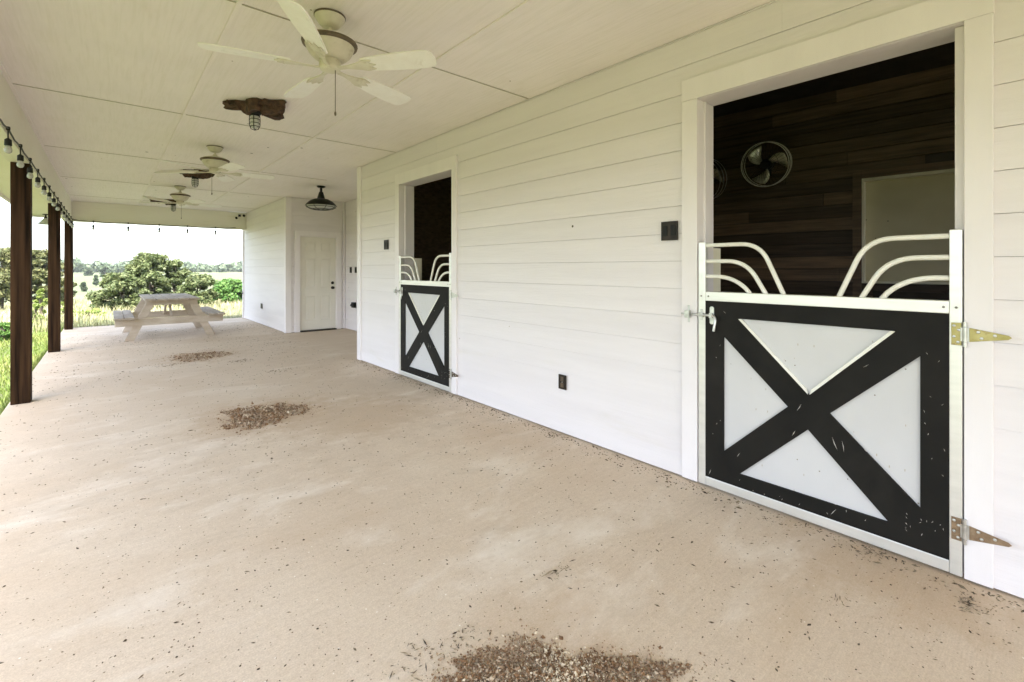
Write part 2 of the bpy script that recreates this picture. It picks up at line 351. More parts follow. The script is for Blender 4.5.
# eave
s = MB(); s.box(-1.24, -.757, -5.2, 14.35, 2.545, 2.56); s.build('soffit', M_soft, barn)
s = MB(); s.box(-1.27, -1.241, -5.22, 14.37, 2.50, 2.68); s.box(-1.24, -.757, 14.351, 14.37, 2.50, 2.68); s.build('fascia', M_trim, barn, bevel=.003)
r = MB()
zr = lambda x: 2.70 + (x+1.3)*.36
for x0, x1 in ((-1.36, 5.0),):
    r.prism([(x0, zr(x0)), (x1, zr(x1)), (x1, zr(x1)+.05), (x0, zr(x0)+.05)], lambda x, z, h: (x, h, z), -5.45, FAR+.35)
zq = zr(5.0)
r.prism([(5.001, zq), (9.9, 2.9), (9.9, 2.95), (5.001, zq+.05)], lambda x, z, h: (x, h, z), -5.45, FAR+.35)
r.build('roof', M_roof, barn)
for (ya_, yb_) in ((14.52, 14.66), (-5.18, -5.10)):
    g_ = MB(); g_.prism([(-1.2, 2.71), (W+.16, zr(W+.16)-.012), (W+.16, 2.975), (-.8, 2.975)], lambda x, z, h: (x, h, z), ya_, yb_)
    g_.build('gable', M_siding, barn)
# ---- cream six-panel door in the recess
dx0, dx1, dz = 3.152, 3.928, 2.085
d = MB(); d.box(dx0, dx1, ALC+.034, ALC+.07, .03, dz)
pw = (dx1-dx0-.11*2-.09)/2; y_ = ALC+.020; yb = ALC+.0345
rows = ((.24, .80), (.95, 1.62), (1.75, 1.98))
xa = [dx0, dx0+.11, dx0+.11+pw, dx0+.20+pw, dx0+.20+2*pw, dx1]
for q in (0, 2, 4): d.box(xa[q], xa[q+1], y_, yb, .03, dz)                       # stiles
zz = [.03] + [v for r_ in rows for v in r_] + [dz]
for q in (0, 2, 4, 6):
    for i in (1, 3): d.box(xa[i]+.0003, xa[i+1]-.0003, y_+.0004, yb, zz[q], zz[q+1])   # rails
for i in (1, 3):
    for za, zb in rows:                                                         # raised fields in the sunk panels
        d.add([(xa[i]+.022, yb-.0006, za+.022), (xa[i+1]-.022, yb-.0006, za+.022), (xa[i+1]-.022, yb-.0006, zb-.022), (xa[i]+.022, yb-.0006, zb-.022),
               (xa[i]+.048, y_+.004, za+.048), (xa[i+1]-.048, y_+.004, za+.048), (xa[i+1]-.048, y_+.004, zb-.048), (xa[i]+.048, y_+.004, zb-.048)],
              [(0, 1, 5, 4), (1, 2, 6, 5), (2, 3, 7, 6), (3, 0, 4, 7), (4, 5, 6, 7), (3, 2, 1, 0)])
door = d.build('door', M_doorw, barn, bevel=.0025); door['label'] = 'closed cream six-panel door with dark knob and deadbolt'
RX = Matrix.Rotation(R(90), 4, 'X')
k = MB(); k.lathe([(.034, 0), (.034, .008), (.014, .012), (.012, .035), (.028, .045), (.031, .058), (.024, .07), (.005, .073)], 18, Matrix.Translation((dx1-.07, ALC+.020, .95)) @ RX)
k.build('knob', M_bronze, door, smooth=True)
k = MB(); k.lathe([(.033, 0), (.033, .010), (.026, .016), (.004, .018)], 18, Matrix.Translation((dx1-.07, ALC+.020, 1.06)) @ RX); k.build('deadbolt', M_bronze, door, smooth=True)
f = MB(); f.box(3.04, 3.146, ALC-.032, ALC+.02, .004, 2.10); f.box(3.934, 4.04, ALC-.032, ALC+.02, .004, 2.10); f.box(3.039, 4.041, ALC-.0325, ALC+.02, 2.1005, 2.205)
f.box(3.1461, 3.1515, ALC-.01, ALC+.09, .004, 2.0995); f.box(3.9285, 3.9339, ALC-.01, ALC+.09, .004, 2.0995); f.box(3.1461, 3.9339, ALC-.01, ALC+.09, 2.0855, 2.0995)
f.build('door_frame', M_trim, barn, bevel=.0025)
f = MB(); f.box(3.15, 3.93, ALC-.06, ALC+.08, .001, .025); f.build('threshold', M_bronze, barn, bevel=.004)

# ---- stall interiors
P0 = Vector((5.97, 1.03, 0)); ang = R(4.3); DV = Vector((-math.sin(ang), math.cos(ang), 0)); NV = Vector((-math.cos(ang), -math.sin(ang), 0))
def wallpt(u, dd, z): q = P0 + DV*u + NV*dd; return (q.x, q.y, z)
def planks(pt, u0, u1, zt, hole=None, seed=1, name='stall_wall', label=''):
    rnd = random.Random(seed); m = MB(); z = 0.; ph = .138
    while z < zt:
        u = u0 - rnd.uniform(0, 2.2)
        while u < u1:
            ln = rnd.choice([1.2, 1.8, 2.4, 3.0]); a, c_ = max(u, u0), min(u+ln, u1); u += ln
            if c_ - a < .01: continue
            segs = [(a, c_)]
            if hole and z + ph > hole[2] and z < hole[3]:
                segs = [q for q in ((a, min(c_, hole[0])), (max(a, hole[1]), c_)) if q[1]-q[0] > .01]
            t_ = rnd.random()**.8; th = rnd.uniform(0, .004)
            for (p, q) in segs:
                m.prism([(0, z+.003), (.020+th, z+.005), (.020+th, z+ph-.005), (0, z+ph-.003)], lambda d, zz, h: pt(h, d, zz), p+.0012, q-.0012, t_)
        z += ph
    if hole:
        segs = [(u0, hole[0], 0, zt), (hole[1], u1, 0, zt), (hole[0], hole[1], 0, hole[2]), (hole[0], hole[1], hole[3], zt)]
    else: segs = [(u0, u1, 0, zt)]
    for (a, c_, za, zb) in segs:
        if c_ > a: m.prism([(-.05, za), (-.001, za), (-.001, zb), (-.05, zb)], lambda d, zz, h: pt(h, d, zz), a, c_, .1)
    w = m.build(name, M_plank, barn); w['label'] = label; return w
# board panel opening located from the photo: left edge, top, bottom on the back wall
HO = (-.98, .228, 1.23, 2.32)
planks(wallpt, -6.25, 2.27, 3.3, HO, 21, label='dark brown plank wall inside the near stall')
b = MB()
b.prism([(-.075, HO[2]), (-.07, HO[2]), (-.07, HO[3]), (-.075, HO[3])], lambda d, z, h: wallpt(h, d, z), HO[0], HO[1])
pan = b.build('wall_panel', M_board, barn); pan['label'] = 'tan board set in a pale frame in the dark plank wall'
fr = MB()
fr.prism([(-.069, HO[3]-.03), (.028, HO[3]-.03), (.028, HO[3]), (-.069, HO[3])], lambda d, z, h: wallpt(h, d, z), HO[0], HO[1])
fr.prism([(-.069, HO[2]), (.035, HO[2]), (.035, HO[2]+.022), (-.069, HO[2]+.022)], lambda d, z, h: wallpt(h, d, z), HO[0], HO[1])
fr.prism([(HO[1]-.022, -.069), (HO[1]-.022, .026), (HO[1], .026), (HO[1], -.069)], lambda u, d, h: wallpt(u, d, h), HO[2]+.023, HO[3]-.031)
fr.build('panel_frame', M_frame, pan, bevel=.002)
fr = MB()
fr.prism([(HO[1]+.001, .022), (HO[1]+.001, .045), (HO[1]+.075, .045), (HO[1]+.075, .022)], lambda u, d, h: wallpt(u, d, h), .4, HO[3]+.075)
fr.prism([(.022, HO[3]+.001), (.045, HO[3]+.001), (.045, HO[3]+.074), (.022, HO[3]+.074)], lambda d, z, h: wallpt(h, d, z), HO[0], HO[1])
fr.build('panel_surround', M_plank, pan, bevel=.002)
# feed trough under the panel
tr = MB(); tr.prism([(.03, .80), (.30, .92), (.34, 1.16), (.32, 1.165), (.28, .94), (.05, .83)], lambda d, z, h: wallpt(h, d, z), -1.0, .10)
tag(tr.build('feed_trough', M_dark), 'dim grey feed trough on the stall wall below the tan board', 'trough')
b = MB(); b.box(W+.2, 9.4, 3.30, 3.42, 0, 3.4); b.build('stall_wall', M_plank, barn)['label'] = 'plank partition between the two stalls'
planks(lambda u, d, z: (5.9-d, u, z), 3.42, 6.69, 3.4, None, 33, label='dark plank wall at the back of the far stall')
b = MB(); b.box(W+.2, 9.4, 6.56, 6.68, 0, 3.4); b.build('stall_wall', M_plank, barn)['label'] = 'dark end wall of the far stall'
b = MB(); b.box(W+.16, 9.4, -5.19, 6.68, 3.3, 3.34); b.build('stall_ceiling', M_dark, barn)
b = MB(); b.box(W+.16, W+.19, -5.19, OPEN[0][0]-.03, 0, 3.4); b.box(W+.151, W+.19, OPEN[0][1]+.05, OPEN[1][0]-.03, 0, 3.4); b.box(W+.151, W+.19, OPEN[1][1]+.06, 6.6, 0, 3.4)
b.box(W+.151, W+.19, -5.19, 6.6, OT+.03, 3.4); b.build('stall_wall', M_plank, barn)['label'] = 'inner face of the front wall'
b = MB(); b.box(W+.15, 9.4, -5.18, 6.68, -.3, -.012); tag(b.build('stall_floor', M_dirt), kind='structure')

# ------------------------------------------------------------------ stall gates
def make_gate():
    G = thing('stall_gate', 'near stall gate with charcoal crossbuck, scuffed white panels and a yellow upper hinge', 'stall gate', (W-.02, .24, 0), 'half-height stall gates with white bars')
    x0, x1 = W-.026, W+.014            # thickness
    yh, yl = .240, 1.459               # hinge side, latch side
    st = MB(); st.box(x0, x1, yl-.046, yl, .012, 1.548); st.build('stile', M_alu, G, bevel=.003)
    st = MB(); st.box(x0, x1, yh, yh+.043, .012, 1.556); st.build('stile', M_alu, G, bevel=.003)
    rl = MB(); rl.box(x0-.001, x1, yh+.0435, yl-.0465, 1.178, 1.236); rail = rl.build('top_rail', M_alu, G, bevel=.003)
    for y in (yh+.02, yh+.062, yl-.02, yl-.066):
        sc = MB(); sc.lathe([(.0055, 0), (.005, .003), (.001, .004)], 10, Matrix.Translation((x0-.001, y, 1.207)) @ Matrix.Rotation(R(-90), 4, 'Y'))
        sc.build('screw', M_screw, rail)
    rl = MB(); rl.box(x0-.001, x1, yh+.0435, yl-.0465, .014, .068); rl.build('bottom_rail', M_alu, G, bevel=.003)
    # white panel, charcoal crossbuck with four triangular openings in front of it
    ya, yb, za, zb = yh+.0435, yl-.0465, .0685, 1.1775
    pn = MB(); pn.box(x0+.013, x1-.006, ya, yb, za, zb); pn.build('panel', M_wpanel, G)
    top = [(1.208, 1.080), (.838, .700), (.475, 1.080)]; lef = [(1.298, .966), (1.298, .258), (.941, .612)]
    rig = [(.382, .972), (.742, .620), (.382, .262)]; bot = [(1.202, .150), (.497, .150), (.842, .510)]
    bm = bmesh.new()
    def loop(pts, x):
        vs = [bm.verts.new((x, p[0], p[1])) for p in pts]
        return [bm.edges.new((vs[i], vs[(i+1) % len(vs)])) for i in range(len(vs))]
    es = loop([(ya, za), (yb, za), (yb, zb), (ya, zb)], x0+.001)
    for t_ in (top, lef, rig, bot): es += loop(t_, x0+.001)
    bmesh.ops.triangle_fill(bm, use_beauty=True, use_dissolve=False, edges=es)
    # drop triangles that fill the holes
    def inside(p, t_):
        s_ = [(t_[(i+1) % 3][0]-t_[i][0])*(p[1]-t_[i][1])-(t_[(i+1) % 3][1]-t_[i][1])*(p[0]-t_[i][0]) for i in range(3)]
        return all(q > 0 for q in s_) or all(q < 0 for q in s_)
    kill = [f for f in bm.faces if any(inside((f.calc_center_median().y, f.calc_center_median().z), t_) for t_ in (top, lef, rig, bot))]
    bmesh.ops.delete(bm, geom=kill, context='FACES_ONLY')
    ext = bmesh.ops.extrude_face_region(bm, geom=bm.faces[:])
    bmesh.ops.translate(bm, vec=(.0115, 0, 0), verts=[v for v in ext['geom'] if isinstance(v, bmesh.types.BMVert)])
    bmesh.ops.recalc_face_normals(bm, faces=bm.faces)
    mb = MB(); bm.verts.index_update(); mb.add([v.co.copy() for v in bm.verts], [[v.index for v in f.verts] for f in bm.faces]); bm.free()
    xf = x0 + .0004                      # scrapes and splashes on the charcoal face, part of its surface
    rs = random.Random(6)
    for (p, q, w_) in (((.919, .455), (.903, .490), .0032), ((.731, .502), (.707, .437), .0034), ((.688, .494), (.679, .436), .0030), ((.897, .597), (.873, .643), .0024),
                       ((1.217, .247), (1.198, .279), .0026), ((.738, .090), (.712, .132), .0024), ((1.39, .085), (1.376, .122), .0030), ((.437, .176), (.429, .168), .0034),
                       ((.60, .885), (.575, .905), .0018), ((.42, .60), (.405, .612), .002), ((1.30, 1.12), (1.285, 1.105), .0018)) + tuple(
                       ((y, z), (y+rs.uniform(-.008, .008), z+rs.uniform(.004, .014)), rs.uniform(.0012, .0026)) for y, z in
                       [(rs.uniform(.30, .46), rs.uniform(.10, .24)) for _ in range(13)] + [(rs.uniform(.295, .37), rs.uniform(.3, 1.0)) for _ in range(10)] + [(rs.uniform(.5, 1.3), rs.uniform(.075, .14)) for _ in range(9)] + [(rs.uniform(1.31, 1.40), rs.uniform(.1, .9)) for _ in range(5)]):
        d_ = Vector((q[0]-p[0], q[1]-p[1])); n_ = Vector((-d_.y, d_.x)).normalized()*w_*.5; mid = ((p[0]+q[0])/2+rs.uniform(-.002, .002), (p[1]+q[1])/2)
        k0 = len(mb.f); mb.add([(xf, p[0], p[1]), (xf, mid[0]-n_.x, mid[1]-n_.y), (xf, q[0], q[1]), (xf, mid[0]+n_.x, mid[1]+n_.y)], [(0, 1, 2, 3)]); mb.m2.add(k0)
    mb.build('crossbuck', M_char, G, fix=False)
    # pale trim along the two lower edges of the top triangle
    for (p, q) in ((top[0], top[1]), (top[2], top[1])):
        tm = MB(); dv = Vector((0, q[0]-p[0], q[1]-p[1])); n = Vector((0, -dv.z, dv.y)).normalized()
        if n.z < 0: n = -n
        A = Vector((0, p[0], p[1])); B = Vector((0, q[0], q[1])); w_ = .012
        sl = dv.normalized()
        pts = [A - n*.003, B - n*.003 - sl*.002, B + n*w_ - sl*.030, A + n*w_ + sl*.012]
        tm.add([Vector((x0-.002, r_.y, r_.z)) for r_ in pts] + [Vector((x0+.0125, r_.y, r_.z)) for r_ in pts],
               [(0, 1, 2, 3), (7, 6, 5, 4), (0, 4, 5, 1), (1, 5, 6, 2), (2, 6, 7, 3), (3, 7, 4, 0)])
        tm.build('panel_trim', M_tube, G, bevel=.002)
    # bent white bars
    def bar(y_end, y_bend, y_foot, z):
        zr_ = 1.238; k_ = .11
        d1 = Vector((0, y_foot - y_bend, zr_ - z)); L_ = d1.length; u = d1/L_
        s_ = 1 if y_bend < y_end else -1
        pts = [Vector((0, y_end, z))]
        a = Vector((0, y_bend + s_*k_, z)); m_ = Vector((0, y_bend, z)); e = m_ + u*min(k_, L_*.75)
        for i in range(9):
            t_ = i/8; pts.append(a*(1-t_)**2 + m_*2*t_*(1-t_) + e*t_**2)
        pts.append(Vector((0, y_foot, zr_-.006)))
        for p in pts: p.x = W-.006
        m = MB(); m.tube(pts, .0125, 12); m.build('bar', M_tube, G, smooth=True)
    bar(yl-.045, 1.095, .967, 1.528); bar(yl-.045, 1.175, 1.061, 1.427); bar(yl-.045, 1.245, 1.15, 1.332)
    bar(yh+.042, .585, .706, 1.528); bar(yh+.042, .500, .609, 1.432); bar(yh+.042, .435, .528, 1.338)
    # strap hinges
    for (zc, mt) in ((1.090, M_brass), (.222, M_rust)):
        h = MB(); xp = x0-.0045
        h.box(xp, x0-.0005, yh+.003, yh+.036, zc-.05, zc+.05)
        h.prism([(yh-.022, zc+.031), (yh-.140, zc+.009), (yh-.150, zc), (yh-.140, zc-.009), (yh-.022, zc-.031)], lambda y, z, q: (q, y, z), W-.0335, W-.0308)
        hg = h.build('hinge', mt, G, bevel=.0008)
        pn_ = MB(); pn_.tube([(W-.037, yh-.008, zc-.055), (W-.037, yh-.008, zc-.033)], .0075, 10); pn_.tube([(W-.037, yh-.008, zc-.031), (W-.037, yh-.008, zc+.031)], .0075, 10)
        pn_.tube([(W-.037, yh-.008, zc+.033), (W-.037, yh-.008, zc+.055)], .0075, 10); pn_.box(W-.036, W-.0308, yh-.022, yh+.006, zc-.03, zc+.03)
        pn_.build('hinge_pin', M_galv, hg, smooth=True)
        for (y, z) in ((yh+.027, .036), (yh+.012, .018), (yh+.027, -.012), (yh+.014, -.036), (yh-.05, .014), (yh-.06, -.012), (yh-.1, .004)):
            xx = xp if y > yh else W-.0337
            sc = MB(); sc.lathe([(.0065, 0), (.005, .003), (.001, .004)], 10, Matrix.Translation((xx, y, zc+z)) @ Matrix.Rotation(R(-90), 4, 'Y'))
            sc.build('screw', M_galv, hg)
    # slide bolt
    zl = 1.088; xl = x0-.014
    l = MB()
    l.prism([(1.372+.016*math.cos(a)*1, zl+.0+.0*a) for a in ()] or [(1.356, zl-.048), (1.364, zl-.056), (1.376, zl-.056), (1.384, zl-.048), (1.384, zl+.048), (1.376, zl+.056), (1.364, zl+.056), (1.356, zl+.048)], lambda y, z, q: (q, y, z), x0-.004, x0+.0005)
    l.box(x0-.022, x0-.003, 1.359, 1.381, zl-.016, zl+.016)
    l.box(x0-.020, x0-.0005, 1.420, 1.452, zl-.013, zl+.013); l.box(x0-.005, x0-.0005, 1.428, 1.444, zl-.035, zl+.035)
    lt = l.build('latch', M_galv, G, bevel=.002)
    r_ = MB(); pts = [(xl, 1.50, zl), (xl, 1.375, zl), (xl-.004, 1.352, zl-.002), (xl-.010, 1.340, zl-.012), (xl-.014, 1.336, zl-.03), (xl-.018, 1.345, zl-.095)]
    r_.tube(pts, .0078, 10); r_.build('latch_bolt', M_galv, lt, smooth=True)
    kp = MB(); kp.box(W-.064, W-.0308, 1.505, 1.535, zl-.024, zl+.024); kp.box(W-.036, W-.0306, 1.513, 1.527, zl-.055, zl+.055)
    kp.tube([(W-.048, 1.536, zl), (W-.048, 1.565, zl)], .006, 8); kp.build('keeper', M_galv, lt, bevel=.003)
    return G
gate = make_gate()
g2 = copy_tree(gate); g2.location.y += OPEN[1][0]-OPEN[0][0] + .004
g2['label'] = 'far stall gate with charcoal crossbuck, a galvanised upper hinge and dark lower hinge'
hs = kids(g2, 'hinge'); hs.sort(key=lambda h: -sum(v.co.z for v in h.data.vertices)/len(h.data.vertices))
repaint(hs[0], M_galv); repaint(hs[1], M_rustd)

# ------------------------------------------------------------------ porch posts
for i, y in enumerate((6.93, 10.83, 14.60)):
    p = MB(); hw = .072; cx = -.672
    p.box(cx-hw, cx+hw, y-hw, y+hw, .0, BB-.013)
    o = p.build('porch_post', M_post, None, bevel=.006, origin=(cx, y, 0))
    tag(o, ['dark brown timber porch post standing nearest to the camera', 'dark brown timber porch post in the middle, a hanging bell lamp behind it', 'dark brown timber porch post at the far corner of the slab'][i], 'porch post', 'dark timber porch posts')

# ------------------------------------------------------------------ ceiling fans
def make_fan():
    F = thing('ceiling_fan', 'nearest antique-white ceiling fan, its five blades large overhead', 'ceiling fan', (1.02, 2.86, CE), 'white five-blade ceiling fans')
    T = Matrix.Translation((1.02, 2.86, 0))
    m = MB(); m.lathe([(.088, CE-.001), (.088, CE-.012), (.080, CE-.03), (.062, CE-.055), (.052, CE-.066), (.03, CE-.075)], 28, T); can = m.build('canopy', M_fan, F, smooth=True)
    m = MB(); m.lathe([(.0885, CE-.0005), (.0915, CE-.003), (.0915, CE-.009), (.0885, CE-.012)], 28, T); m.build('rim', M_fand, can, smooth=True)
    m = MB(); m.lathe([(.012, CE-.07), (.012, 2.80)], 12, T); m.lathe([(.024, 2.82), (.028, 2.805), (.03, 2.79)], 16, T); m.build('downrod', M_fan, F, smooth=True)
    m = MB(); m.lathe([(.03, 2.795), (.075, 2.790), (.125, 2.775), (.150, 2.758), (.150, 2.745), (.142, 2.735), (.136, 2.715), (.120, 2.685), (.095, 2.660), (.08, 2.650)], 36, T); mo = m.build('motor', M_fan, F, smooth=True)
    m = MB(); m.lathe([(.1485, 2.760), (.158, 2.756), (.161, 2.748), (.158, 2.738), (.1465, 2.733)], 36, T); m.build('band', M_fand, mo, smooth=True)
    m = MB(); m.lathe([(.055, 2.652), (.062, 2.640), (.062, 2.60), (.054, 2.588), (.03, 2.580), (.004, 2.578)], 28, T); hub = m.build('hub', M_fan, F, smooth=True)
    m = MB(); m.tube([(1.02+.02, 2.86-.03, 2.60), (1.02+.02, 2.86-.034, 2.575), (1.02+.02, 2.86-.034, 2.33)], .0022, 6)
    m.lathe([(.002, 2.335), (.006, 2.328), (.007, 2.318), (.004, 2.309), (.001, 2.306)], 10, Matrix.Translation((1.04, 2.826, 0))); m.build('pull_chain', M_fand, F, smooth=True)
    z = 2.605
    for k in range(5):
        a = R(164+72*k); M = T @ Matrix.Rotation(a, 4, 'Z') @ Matrix.Translation((0, 0, z)) @ Matrix.Rotation(R(-25 if k == 1 else -11), 4, 'X') @ Matrix.Diagonal((1.05 if k == 1 else .965, 1, 1, 1))
        out = [(.225, -.048), (.235, -.056), (.30, -.064), (.42, -.074), (.54, -.080), (.63, -.078), (.675, -.070), (.692, -.050), (.700, 0),
               (.692, .050), (.675, .070), (.63, .078), (.54, .080), (.42, .074), (.30, .064), (.235, .056), (.225, .048)]
        m = MB(); m.prism(out, lambda x, y, h: M @ Vector((x, y, h)), -.004, .004); bl = m.build('blade', M_blade, F, bevel=.0015)
        m = MB()
        m.prism([(.055, -.016), (.12, -.014), (.19, -.030), (.245, -.050), (.30, -.040), (.275, -.018), (.315, 0), (.275, .018), (.30, .040), (.245, .050), (.19, .030), (.12, .014), (.055, .016)],
                lambda x, y, h: M @ Vector((x, y, h)), -.012, -.0045)
        for yy in (-.03, .03): m.lathe([(.006, -.016), (.006, -.012)], 8, M @ Matrix.Translation((.26, yy, 0)))
        m.build('blade_iron', M_fan, bl, bevel=.0015)
    return F
fan = make_fan()
for (y, da, lab) in ((6.88, 67-164, 'middle antique-white ceiling fan, between the two stall gates along the porch'), (10.60, 150-164, 'farthest antique-white ceiling fan, over the picnic table side of the porch')):
    q = copy_tree(fan); q.location.y = y; q.rotation_euler.z = R(da); q['label'] = lab

# ------------------------------------------------------------------ rustic ceiling lights
def make_ceiling_light(x, Y, seed, outline, label, group='caged ceiling lights on cedar slabs'):
    rnd = random.Random(seed)
    Lt = thing('ceiling_light', label, 'ceiling light', (x, Y, CE), group)
    bm = bmesh.new()
    # uneven slab: gridded outline with lumps below, flat against the ceiling
    n = len(outline)
    m = MB()
    def sub(pts):
        o_ = []
        for i in range(len(pts)):
            a, b_ = Vector((*pts[i], 0)), Vector((*pts[(i+1) % len(pts)], 0)); ns = max(1, int((b_-a).length/.03))
            for j in range(ns):
                q = a.lerp(b_, j/ns); o_.append((q.x+rnd.uniform(-.014, .014), q.y+rnd.uniform(-.014, .014)))
        return o_
    ol = sub([(a*.754+b_*.235, -a*.657+b_*1.122) for a, b_ in outline]); n = len(ol); cxx = sum(p[0] for p in ol)/n; cyy = sum(p[1] for p in ol)/n
    rings = []
    for (sc, dz) in ((1.0, 0), (1.05, -.025), (.97, -.05), (1.02, -.075), (.90, -.098), (.62, -.103), (.2, -.100)):
        rings.append([Vector((x+cxx+(p[0]-cxx)*sc+rnd.uniform(-.010, .010), Y+cyy+(p[1]-cyy)*sc+rnd.uniform(-.010, .010), CE-.0005+dz*(.55 if (p[0]*.754-p[1]*.657) < -.15 else 1)*(1+.25*math.sin(19*p[0]+seed)*math.cos(17*p[1]))+ (rnd.uniform(-.013, .013) if dz else 0))) for p in ol])
    vs = [q for g_ in rings for q in g_]; fs = []
    for i in range(len(rings)-1):
        for k_ in range(n): fs.append((i*n+k_, i*n+(k_+1) % n, (i+1)*n+(k_+1) % n, (i+1)*n+k_))
    fs += [tuple(range(n)), tuple(range((len(rings)-1)*n, len(rings)*n))]
    m.add(vs, fs); m.build('cedar_slab', M_bark, Lt)
    T = Matrix.Translation((x, Y, 0)); zt = CE-.092
    m = MB(); m.lathe([(.052, zt+.01), (.052, zt-.02), (.043, zt-.03), (.043, zt-.045)], 20, T); m.build('socket', M_black, Lt, smooth=True)
    m = MB(); m.lathe([(.034, zt-.045), (.037, zt-.07), (.036, zt-.12), (.028, zt-.148), (.012, zt-.158), (.002, zt-.16)], 20, T); m.build('jar', M_jar, Lt, smooth=True)
    m = MB()
    for k_ in range(4):
        a = R(45+22+90*k_); c_, s_ = math.cos(a), math.sin(a)
        m.tube([(x+.043*c_, Y+.043*s_, zt-.04), (x+.045*c_, Y+.045*s_, zt-.08), (x+.043*c_, Y+.043*s_, zt-.13), (x+.03*c_, Y+.03*s_, zt-.162), (x, Y, zt-.172)], .0032, 6)
    for zz in (.075, .11, .14):
        rr = .0445 if zz < .12 else .038
        m.tube([(x+rr*math.cos(2*math.pi*k_/20), Y+rr*math.sin(2*math.pi*k_/20), zt-zz) for k_ in range(21)], .003, 6)
    m.build('cage', M_cage, Lt, smooth=True)
    return Lt
o1 = [(-.28, .0), (-.25, -.05), (-.10, -.04), (-.07, -.10), (-.02, -.11), (.05, -.07), (.26, -.06), (.27, .05), (.265, .22), (.21, .20), (.17, .14), (.10, .10), (.03, .06), (-.03, .08), (-.10, .10), (-.14, .04), (-.17, .03), (-.24, .04)]
o2 = [(-.24, -.05), (-.15, -.08), (-.02, -.06), (.10, -.09), (.20, -.05), (.31, -.01), (.24, .07), (.12, .09), (.02, .07), (-.08, .10), (-.17, .05), (-.25, .03)]
o3 = [(-.50, -.05), (-.30, -.08), (-.10, -.06), (.06, -.04), (.12, .03), (.0, .08), (-.14, .06), (-.28, .09), (-.46, .04)]
make_ceiling_light(1.02, 4.78, 3, o1, 'caged jar light on a rough brown cedar slab just beyond the nearest fan')
make_ceiling_light(1.03, 8.74, 5, o2, 'caged jar light on a cedar slab seen beside the middle fan')
make_ceiling_light(1.10, 12.75, 8, o3, 'caged jar light on a cedar slab beyond the farthest fan')

# ------------------------------------------------------------------ black barn pendant in the recess
px_, py_ = 3.0, 8.87
T = Matrix.Translation((px_, py_, 0))
B_ = thing('pendant_light', 'black dish-shaded barn pendant hanging before the cream door', 'pendant light', (px_, py_, CE))
m = MB(); m.lathe([(.075, CE-.001), (.075, CE-.018), (.05, CE-.03), (.024, CE-.034)], 20, T); m.build('canopy', M_black, B_, smooth=True)
m = MB(); m.lathe([(.022, CE-.03), (.022, CE-.10), (.036, CE-.11), (.05, CE-.16), (.066, CE-.21), (.066, CE-.235)], 20, T); m.build('neck', M_black, B_, smooth=True)
m = MB(); m.lathe([(.066, 2.69), (.13, 2.675), (.205, 2.635), (.255, 2.585), (.272, 2.555), (.278, 2.553), (.262, 2.556), (.20, 2.62), (.12, 2.655), (.03, 2.665)], 32, T); m.build('shade', M_black, B_, smooth=True)
m = MB(); m.lathe([(.262, 2.552), (.25, 2.53), (.20, 2.505), (.12, 2.488), (.004, 2.482)], 28, T); m.build('lens', M_jar, B_, smooth=True)
m = MB()
for k in range(8):
    a = R(45*k); m.tube([(px_+r_*math.cos(a), py_+r_*math.sin(a), z_) for r_, z_ in ((.272, 2.555), (.258, 2.527), (.205, 2.499), (.12, 2.481), (0, 2.474))], .005, 6)
for r_, z_ in ((.258, 2.527), (.16, 2.488)): m.tube([(px_+r_*math.cos(R(15*k)), py_+r_*math.sin(R(15*k)), z_) for k in range(25)], .005, 6)
m.build('cage', M_cage, B_, smooth=True)

# ------------------------------------------------------------------ string lights
SL = thing('string_light', 'black string of clear bulbs draped along the cream beams', 'string light', (-.59, 5.4, 2.49))
kn = [(-.598, 5.41-.69*k, 2.49) for k in range(8, 0, -1)] + [(-.598, 5.41+.69*k, 2.495) for k in range(14)] + [(x, 14.43, 2.475) for x in (-.253, .368, .961, 1.539, 2.148)]
cp = []
full = kn[:22] + [(-.598, 14.43, 2.50)] + kn[22:] + [(2.62, 14.44, 2.50)]
rnd = random.Random(2)
for a, b_ in zip(full[:-1], full[1:]):
    for j in range(6):
        t_ = j/6; q = Vector(a).lerp(Vector(b_), t_); q.z -= .022*4*t_*(1-t_)*rnd.uniform(.5, 1.2); cp.append(q)
cp.append(Vector(full[-1]))
m = MB(); m.tube(cp, .0065, 6); m.build('cord', M_black, SL, smooth=True)
sock = bulbm = None
for i, (x, y, z) in enumerate(kn):
    if sock is None:
        m = MB(); T = Matrix.Translation((x, y, z))
        m.lathe([(.012, .014), (.014, 0), (.012, -.012), (.005, -.02), (.0045, -.075), (.012, -.082), (.021, -.09), (.0225, -.135), (.019, -.138)], 14, T); sock = m.build('socket', M_black, SL, smooth=True)
        m = MB(); m.lathe([(.015, -.136), (.018, -.145), (.023, -.158), (.025, -.172), (.022, -.187), (.012, -.197), (.002, -.20)], 16, T); bulbm = m.build('bulb', M_frost, sock, smooth=True)
        base = Vector((x, y, z))
    else:
        s_ = sock.copy(); COL.objects.link(s_); s_.location = Vector((x, y, z))-base; s_.rotation_euler = (rnd.uniform(-.0, .0), 0, 0)
        q = bulbm.copy(); COL.objects.link(q); q.parent = s_

